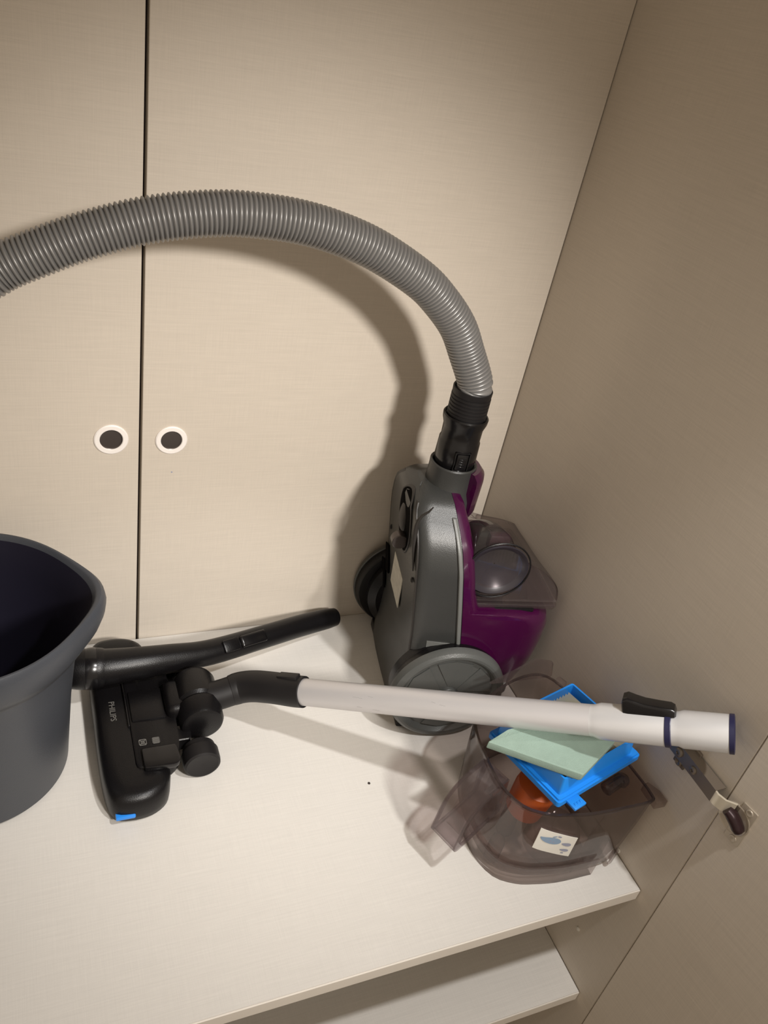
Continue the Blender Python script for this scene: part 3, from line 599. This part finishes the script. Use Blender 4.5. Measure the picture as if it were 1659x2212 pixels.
# rear tongue and front lip at the rim
bm = NB(); prism(bm, [(-0.016, -0.474), (0.0 - 0.0015, -0.4745), (-0.0015, -0.461), (-0.008, -0.448), (-0.015, -0.449)], lambda a, b: Vector((a, b, JH)), lambda a, b: Vector((a, b, JH - 0.011)), 0.0008, 1); finish('pouring_lip', bm, M['smoke'], jug)
bm = NB(); lp = round_poly([(-0.115, 0.0), (-0.062, 0.0), (-0.040, 0.0), (-0.028, -0.0), (-0.034, 0.026), (-0.060, 0.034), (-0.090, 0.014)], 0.004, 2)
prism(bm, lp, lambda a, b: Vector((a - 0.005, -0.275 - (a + 0.115) * 0.05, JH - 0.002 + b)), lambda a, b: Vector((a - 0.005, -0.2775 - (a + 0.115) * 0.05, JH - 0.002 + b))); finish('rear_tongue', bm, M['smoke'], jug)
bm = NB(); lathe(bm, (-0.040, -0.300, JH + 0.012), (0.2, -1, 0.2), [(0, 0.005), (0.010, 0.005), (0.0105, 0.003)], 20); finish('tongue_pin', bm, M['smoke'], jug)
# latch parts in view inside the rim
bm = NB(); lathe(bm, (-0.057, -0.440, 0.118), (1, 0.25, 0.15), [(0, 0.006), (0.001, 0.0075), (0.022, 0.0075), (0.024, 0.006)], 24); finish('latch_roller', bm, M['rimdark'], jug)
bm = NB(); lathe(bm, (-0.034, -0.436, 0.119), (0, 0, 1), [(0, 0.008), (0.004, 0.0085), (0.007, 0.0075), (0.0085, 0.004)], 24); finish('latch_button', bm, M['rimdark'], jug)
# loop handle (a channel swept round a D)
hd = Vector((-0.93, -0.36, 0)).normalized(); hw = Vector((-hd.y, hd.x, 0)); HB = Vector((-0.1720, -0.3930, 0))
outp = round_poly([(-0.004, 0.124), (0.030, 0.118), (0.052, 0.100), (0.0600, 0.052), (0.0540, 0.047), (0.030, 0.052), (-0.010, 0.066)], [0, 0.012, 0.016, 0.004, 0.004, 0.01, 0], 4)
cxh, czh = 0.024, 0.084
def hpt(r_, z_, w_): return HB + hd * r_ + hw * w_ + Vector((0, 0, z_))
def inn(p, k): return (cxh + (p[0] - cxh) * k, czh + (p[1] - czh) * k)
bm = NB(); HWd = 0.0165
rg = []
for k_, w_ in ((1.0, -HWd), (1.0, HWd), (0.955, HWd), (0.955, -HWd)): rg.append([hpt(*inn(p, k_), w_) for p in outp])
rv = [[bm.verts.new(p) for p in r] for r in rg]; n = len(outp)
for a, b in ((0, 1), (1, 2), (2, 3), (3, 0)):
    for j in range(n): bm.faces.new((rv[a][j], rv[a][(j + 1) % n], rv[b][(j + 1) % n], rv[b][j]))
hn = finish('handle', bm, M['smoke_dark'], jug, ang=40); hn['label'] = 'smoky loop handle'
for w_ in (-HWd, HWd):
    bm = NB(); rg = [[hpt(*inn(p, k_), w_ + d_) for p in outp] for k_, d_ in ((1.0, -0.0012), (1.0, 0.0012), (0.80, 0.0012), (0.80, -0.0012))]
    rv = [[bm.verts.new(p) for p in r] for r in rg]
    for a, b in ((0, 1), (1, 2), (2, 3), (3, 0)):
        for j in range(n): bm.faces.new((rv[a][j], rv[a][(j + 1) % n], rv[b][(j + 1) % n], rv[b][j]))
    child('handle_flange', bm, M['smoke_dark'], hn, jug, ang=40)
bm = NB(); rg = [[hpt(*inn(p, 0.66), w_) for p in outp] for w_ in (-0.009, 0.010)]
rv = [[bm.verts.new(p) for p in r] for r in rg]
for j in range(n): bm.faces.new((rv[0][j], rv[0][(j + 1) % n], rv[1][(j + 1) % n], rv[1][j]))
child('handle_core', bm, M['smoke'], hn, jug, ang=40)
# printed sticker: pale card with blue drawn blobs
def jf(x, z, d=0.0):   # point on the front wall of the jug, d outwards
    sp = smooth_poly(jo, 3); k = lerp_tab([(0.006, 0.86), (0.016, 0.915), (0.045, 0.935), (0.085, 0.965), (0.123, 0.985)], z)
    best = None
    P = [jc + (Vector(s_) - jc) * k for s_ in sp]
    for a, b in zip(P, P[1:] + P[:1]):
        if (a.x - x) * (b.x - x) <= 0 and a.y < -0.42 and abs(a.x - b.x) > 1e-6:
            t = (x - a.x) / (b.x - a.x); y = a.y + (b.y - a.y) * t
            if best is None or y < best: best = y
    return Vector((x, (best if best is not None else -0.45) - d, z))
sc = [(-0.1445, 0.1040), (-0.0980, 0.0850), (-0.0960, 0.0490), (-0.1430, 0.0680)]
def sq(s, t): 
    a = Vector(sc[0]).lerp(Vector(sc[1]), s); b = Vector(sc[3]).lerp(Vector(sc[2]), s); p = a.lerp(b, t); return p.x, p.y
def patch(fn, m, name, parent_part, d, nx=8, nz=5):
    bm = NB(); top = [[bm.verts.new(jf(*fn(i / nx, j / nz), d)) for j in range(nz + 1)] for i in range(nx + 1)]
    bot = [[bm.verts.new(jf(*fn(i / nx, j / nz), d - 0.0004)) for j in range(nz + 1)] for i in range(nx + 1)]
    for i in range(nx):
        for j in range(nz):
            bm.faces.new((top[i][j], top[i + 1][j], top[i + 1][j + 1], top[i][j + 1])); bm.faces.new((bot[i][j], bot[i][j + 1], bot[i + 1][j + 1], bot[i + 1][j]))
    for i in range(nx):
        bm.faces.new((top[i][0], bot[i][0], bot[i + 1][0], top[i + 1][0])); bm.faces.new((top[i][nz], top[i + 1][nz], bot[i + 1][nz], bot[i][nz]))
    for j in range(nz):
        bm.faces.new((top[0][j], top[0][j + 1], bot[0][j + 1], bot[0][j])); bm.faces.new((top[nx][j], bot[nx][j], bot[nx][j + 1], top[nx][j + 1]))
    return bm
st = finish('sticker', patch(sq, M['sticker'], 'sticker', None, 0.0010), M['sticker'], jug); st['label'] = 'white sticker with small blue drawings'
def blob(cs, ct, a, b, m, leaf=True, rot=0.0):
    bm = NB(); vs = []
    for k in range(24):
        an = 2 * math.pi * k / 24; rr = abs(math.cos(an)) ** 0.0
        s_ = math.cos(an) * a; t_ = math.sin(an) * b * (1 if not leaf else (0.55 + 0.45 * math.cos(an + 0.0) if math.sin(an) < 0 else 1.0) * 1.0)
        s2 = s_ * math.cos(rot) - t_ * math.sin(rot); t2 = s_ * math.sin(rot) + t_ * math.cos(rot)
        vs.append(bm.verts.new(jf(*sq(cs + s2, ct + t2), 0.00135)))
    f = bm.faces.new(vs); bmesh.ops.triangulate(bm, faces=[f])
    return child('printed_shape', bm, m, st, jug, smooth=False)
blob(0.33, 0.36, 0.27, 0.20, M['ink_blue']); blob(0.77, 0.40, 0.13, 0.10, M['ink_grey']); blob(0.78, 0.70, 0.12, 0.08, M['ink_grey'])
blob(0.52, 0.13, 0.05, 0.035, M['ink_grey'], False); blob(0.40, 0.18, 0.07, 0.02, M['ink_blue'], False, -0.7); blob(0.76, 0.86, 0.04, 0.03, M['ink_grey'], False)
blob(0.33, 0.43, 0.022, 0.03, M['ink_grey'], False); blob(0.42, 0.44, 0.022, 0.03, M['ink_grey'], False)
# orange part inside the jug
og = root('orange_filter_seal', (-0.128, -0.412, 0.045), 'orange plastic seal seen through the smoky wall, lying inside the dust container', 'seal')
bm = NB(); lathe(bm, (-0.122, -0.404, 0.060), (0.05, -0.1, 1), [(0, 0.018), (0.002, 0.021), (0.036, 0.0235), (0.046, 0.0225), (0.050, 0.016), (0.051, 0.004)], 32); o1 = finish('seal_ring', bm, M['orange'], og)
bm = NB(); lathe(bm, (-0.130, -0.398, 0.0128), (0.0, 0, 1), [(0, 0.009), (0.003, 0.010), (0.048, 0.009)], 32); o1 = finish('seal_stem', bm, M['smoke_dark'], og)
# ---------------------------------------------------------------- blue filter frame
F0 = Vector((-0.132, -0.455, 0.1300)); 
P_near = Vector((-0.137, -0.459, 0.1365)); P_right = Vector((-0.0115, -0.4270, 0.1410)); P_left = Vector((-0.1745, -0.352, 0.1310))
ex = (P_right - P_near); ey = (P_left - P_near); LX = ex.length; ex.normalize(); ey = (ey - ex * ey.dot(ex)); LY = 0.108; ey.normalize(); ez = ex.cross(ey).normalized()
if ez.z < 0: ez = -ez
fm = Matrix.Translation(P_near) @ Matrix((ex, ey, ez)).transposed().to_4x4()
ff = root('filter_frame', P_near, 'bright blue rectangular filter frame lying skewed on the rim of the dust container', 'filter')
def ringbox(bm, x0, x1, y0, y1, z0, z1, t, r=0.004, taper=0.0):
    o_ = round_poly([(x0, y0), (x1, y0), (x1, y1), (x0, y1)], r, 4); i_ = round_poly([(x0 + t, y0 + t), (x1 - t, y0 + t), (x1 - t, y1 - t), (x0 + t, y1 - t)], max(0.001, r - t * .5), 4)
    cx, cy = (x0 + x1) / 2, (y0 + y1) / 2; kk = 1 - taper
    def T(p, z, k=1.0): return fm @ Vector((cx + (p[0] - cx) * k, cy + (p[1] - cy) * k, z))
    rg = [[T(p, z0) for p in o_], [T(p, z1, kk) for p in o_], [T(p, z1, kk) for p in i_], [T(p, z0) for p in i_], [T(p, z0) for p in o_]]
    return loft(bm, rg, cap=False)
bm = NB(); ringbox(bm, 0, LX, 0, LY, 0.0, 0.0060, 0.007, 0.004); ringbox(bm, 0.002, LX - 0.002, 0.002, LY - 0.002, 0.0040, 0.0085, 0.006, 0.003); finish('flange', bm, M['blue'], ff)
bm = NB(); ringbox(bm, 0.006, LX - 0.010, 0.006, LY - 0.006, 0.005, 0.0315, 0.0022, 0.003, 0.02); finish('frame_wall', bm, M['blue'], ff)
bm = NB(); box(bm, 0.012, 0.029, -0.0125, 0.001, 0.0005, 0.0040, 0.001, 2, fm)
for a_ in (0.0165, 0.0205, 0.0245): box(bm, a_ - 0.0012, a_ + 0.0012, -0.0095, -0.0065, 0.0036, 0.0048, 0.0003, 1, fm)
finish('pull_tab', bm, M['blue'], ff)
bm = NB(); npl = 22
for k in range(npl):
    x_ = 0.010 + k * (LX - 0.024) / npl; 
    prism(bm, [(x_, 0.006), (x_ + 0.0022, 0.0215), (x_ + 0.0044, 0.006)], lambda a, b: fm @ Vector((a, 0.009, b)), lambda a, b: fm @ Vector((a, LY - 0.009, b)))
o = finish('pleated_filter', bm, M['paper'], ff, smooth=False); o['label'] = 'cream pleated paper element'
# ---------------------------------------------------------------- green foam
fo = root('foam_filter', (-0.13, -0.43, 0.17), 'pale green foam filter pad tucked askew in the blue frame beneath the silver tube', 'foam pad')
def wpt(px, z):
    c = Vector((829.5, 1106.0)); f = 1774.5; r = Matrix(RM) @ Vector((px[0] - c.x, -(px[1] - c.y), -f)); C = Vector((-0.60992, -0.84444, 0.80078)); return C + r * ((z - C.z) / r.z)
ft = [wpt((1056, 1596), 0.1835), wpt((1100, 1571), 0.1835), None, wpt((1332, 1597), 0.1820), wpt((1262, 1670), 0.1835)]
ft[2] = ft[3] + (ft[1] - ft[4]) * 0.55 + Vector((0.004, 0.004, 0)); 
sp = [Vector(p) for p in ft]; dn = Vector((0, 0, -0.0105))
bm = NB(); top = []; N_ = 8
poly2 = round_poly([(p.x, p.y) for p in sp], 0.0022, 3); zt = 0.1800
def zf(x, y): return zt + 0.0008 * math.sin(x * 90) * math.cos(y * 70)
prism(bm, poly2, lambda a, b: Vector((a, b, zf(a, b))), lambda a, b: Vector((a + 0.0005, b + 0.001, zf(a, b) - 0.0105)), 0.0010, 2)
finish('foam_pad', bm, M['foam'], fo)
# ---------------------------------------------------------------- bucket
bk = root('bucket', (-0.679, -0.1615, 0), 'dark blue-black plastic bucket with a pouring lip, cut off by the left edge', 'bucket')
BC = Vector((-0.6795, -0.1650, 0)); BHt = 0.23
def bring2(z, r, spout=0.0, sw=0.55, flat_=0.0):
    out = []
    for k in range(96):
        a = 2 * math.pi * k / 96; da = math.atan2(math.sin(a - 0.02), math.cos(a - 0.02)); e = spout * math.exp(-(da / sw) ** 2 * 2.2)
        t = z / BHt; out.append(Vector((BC.x + 0.003 * t + (r + e) * math.cos(a), BC.y + (r + e) * math.sin(a), z - e * flat_)))
    return out
rings = [bring2(0.0, 0.080), bring2(0.0015, 0.0885), bring2(0.006, 0.0945), bring2(0.018, 0.0950), bring2(0.10, 0.0985), bring2(0.150, 0.1025, 0.000), bring2(0.176, 0.1045, 0.003), bring2(0.182, 0.1060, 0.005), bring2(0.186, 0.1105, 0.010), bring2(0.196, 0.1140, 0.0145), bring2(0.208, 0.1160, 0.0165), bring2(0.219, 0.1165, 0.0170), bring2(0.227, 0.1155, 0.0160), bring2(BHt, 0.1138, 0.0145), bring2(BHt, 0.1120, 0.013)]
bm = NB(); loft(bm, rings + [bring2(0.2285, 0.1105, 0.012), bring2(0.215, 0.1085, 0.008), bring2(0.19, 0.104, 0.002), bring2(0.10, 0.0965), bring2(0.018, 0.0925), bring2(0.008, 0.087), bring2(0.006, 0.05)]); bo = finish('bucket_body', bm, M['navybk'], bk, ang=40)
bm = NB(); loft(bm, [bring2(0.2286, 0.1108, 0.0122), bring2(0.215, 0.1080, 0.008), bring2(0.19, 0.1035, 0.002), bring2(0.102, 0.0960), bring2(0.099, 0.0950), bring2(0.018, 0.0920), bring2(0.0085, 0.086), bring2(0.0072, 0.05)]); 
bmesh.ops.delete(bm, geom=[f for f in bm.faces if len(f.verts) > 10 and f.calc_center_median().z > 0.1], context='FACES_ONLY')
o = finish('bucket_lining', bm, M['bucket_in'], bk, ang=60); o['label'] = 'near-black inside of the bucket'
# ---------------------------------------------------------------- cabinet hinge
hg = root('cabinet_hinge', (0, FRONT, 0.19), 'nickel hinge joining the right side panel to the open door below the tube end', 'hinge')
def hbox(name, y0, y1, z0, z1, x0, x1, bev=0.0008, m='chrome', tilt=0.0, piv=None):
    bm = NB(); mm = Matrix.Identity(4)
    if tilt: mm = Matrix.Translation(piv) @ Matrix.Rotation(tilt, 4, 'X') @ Matrix.Translation(-Vector(piv))
    box(bm, x0, x1, y0, y1, z0, z1, bev, 2, mm); return finish(name, bm, M[m], hg)
hz = 0.1985
hbox('mounting_plate', -0.482, -0.440, hz - 0.011, hz + 0.011, -0.0035, 0.0)
bm = NB(); box(bm, -0.0030, -0.0005, -0.472, -0.456, hz - 0.025, hz + 0.025, 0.0012, 2); wp = finish('plate_wing', bm, M['chrome'], hg)
# channel-section arm
bm = NB(); arm = [(-0.436, 0.0), (-0.515, 0.0)]
def chan(yz, half, x_top, x_bot, t=0.0012):
    pass
pa = [(-0.436, -0.013), (-0.505, -0.0145), (-0.520, -0.0150)]
rings = []
for y_, x_ in pa:
    rings.append([Vector((x_, y_, hz - 0.0080)), Vector((x_, y_, hz + 0.0080)), Vector((-0.002, y_, hz + 0.0085)), Vector((-0.002, y_, hz + 0.0070)), Vector((x_ + 0.0014, y_, hz + 0.0066)), Vector((x_ + 0.0014, y_, hz - 0.0066)), Vector((-0.002, y_, hz - 0.0070)), Vector((-0.002, y_, hz - 0.0085))])
loft(bm, rings); ar = finish('hinge_arm', bm, M['chrome'], hg)
for y_, r_ in ((-0.449, 0.0042), (-0.466, 0.0050), (-0.489, 0.0042)):
    bm = NB(); lathe(bm, (-0.0138, y_, hz), (-1, 0, 0), [(0, r_), (0.0016, r_), (0.0022, r_ * 0.8), (0.0022, r_ * .4), (0.0012, r_ * .35), (0.0012, 0.0002)], 20, cap=False); child('screw', bm, M['chrome'], ar, hg)
for z_ in (0.0195, -0.0195):
    bm = NB(); lathe(bm, (-0.0028, -0.464, hz + z_), (-1, 0, 0), [(0, 0.0052), (0.0015, 0.0050), (0.0028, 0.0035), (0.0020, 0.0018), (0.0012, 0.0002)], 20, cap=False); child('screw', bm, M['chrome'], wp, hg)
# bent knuckle reaching over to the cup in the door
bm = NB(); kp = [(-0.517, -0.0145), (-0.524, -0.0155), (-0.532, -0.0125), (-0.539, -0.004)]
rings = [[Vector((x_, y_, hz - 0.0072)), Vector((x_, y_, hz + 0.0072)), Vector((x_ + 0.0022, y_ + 0.0010, hz + 0.0072)), Vector((x_ + 0.0022, y_ + 0.0010, hz - 0.0072))] for y_, x_ in kp]
loft(bm, rings); finish('knuckle', bm, M['bright'], hg)
def dpt(a, z, d): return dm @ Vector((-d, -a, z))      # a along the door from its hinge edge, d off its inner face
bm = NB(); pl = round_poly([(0.0145, -0.0250), (0.0315, -0.0250), (0.0315, 0.0250), (0.0145, 0.0250)], 0.0012, 2)
prism(bm, pl, lambda a, b: dpt(a, hz - 0.0125 + b, 0.0014), lambda a, b: dpt(a, hz - 0.0125 + b, 0.0), 0.0003, 1); fp = finish('cup_flange', bm, M['cupmetal'], hg)
bm = NB(); cen = dpt(0.0150, hz - 0.0125, 0.0); lathe(bm, cen, dpt(0.02, hz, 0.01) - dpt(0.02, hz, 0), [(0, 0.0175), (0.0016, 0.0173), (0.0018, 0.0162), (0.0012, 0.0152), (0.0010, 0.0002)], 40, cap=False); finish('hinge_cup', bm, M['cupmetal'], hg)
bm = NB(); pk = [dpt(0.008, hz - 0.002, 0.010), dpt(0.013, hz - 0.005, 0.0075), dpt(0.020, hz - 0.011, 0.0052), dpt(0.027, hz - 0.018, 0.0036)]
sweep(bm, resample(catmull(pk, 6), 0.0015), lambda i, n: lerp_tab([(0, 0.0062), (0.3, 0.0076), (0.8, 0.0078), (0.95, 0.0064), (1, 0.004)], i / (n - 1)), 20, sy=0.8); o = finish('hinge_damper', bm, mat('dark_bronze', (0.030, 0.014, 0.016), 0.3, 0.4), hg); o['label'] = 'dark damper body of the hinge'
for b_ in (0.0195, -0.0195):
    bm = NB(); lathe(bm, dpt(0.0240, hz - 0.0125 + b_, 0.0014), dpt(0.02, hz, 0.01) - dpt(0.02, hz, 0), [(0, 0.0040), (0.0008, 0.0038), (0.0010, 0.0030), (0.0003, 0.0012), (0.0003, 0.0002)], 16, cap=False); child('screw', bm, M['cupmetal'], fp, hg)
# small white caps on the side panel
for i, (y_, z_, lb) in enumerate(((-0.452, -0.008 + 0.013, 'tiny white plug in the side panel just beside the shelf corner'), (-0.4565, -0.155, 'tiny white plug in the side panel between the two shelves'))):
    bm = NB(); lathe(bm, (0, y_, z_), (-1, 0, 0), [(0, 0.0030), (0.0012, 0.0028), (0.0018, 0.0015), (0.0018, 0.0001)], 16, cap=False); o = finish('cover_plug', bm, M['white'], None); o['label'] = lb; o['category'] = 'plug'
# specks of dirt
bm = NB(); p = wpt((797, 1692), 0.0); lathe(bm, (p.x, p.y, 0.0), (0, 0, 1), [(0, 0.0018), (0.0007, 0.0014), (0.0009, 0.0001)], 10, cap=False); o = finish('crumb', bm, M['cup'], None); o['label'] = 'small dark crumb on the open middle of the shelf'; o['category'] = 'crumb'
bm = NB(); p = px_at((371, 1020), -0.0002); lathe(bm, (p.x, 0, p.z), (0, -1, 0), [(0, 0.0011), (0.0003, 0.0009), (0.0004, 0.0001)], 8, cap=False); o = finish('speck', bm, M['ink_grey'], None); o['label'] = 'tiny dark speck on the back door below the right-hand round pull'; o['category'] = 'speck'
for o in bpy.data.objects:
    if '_world' in o: del o['_world']
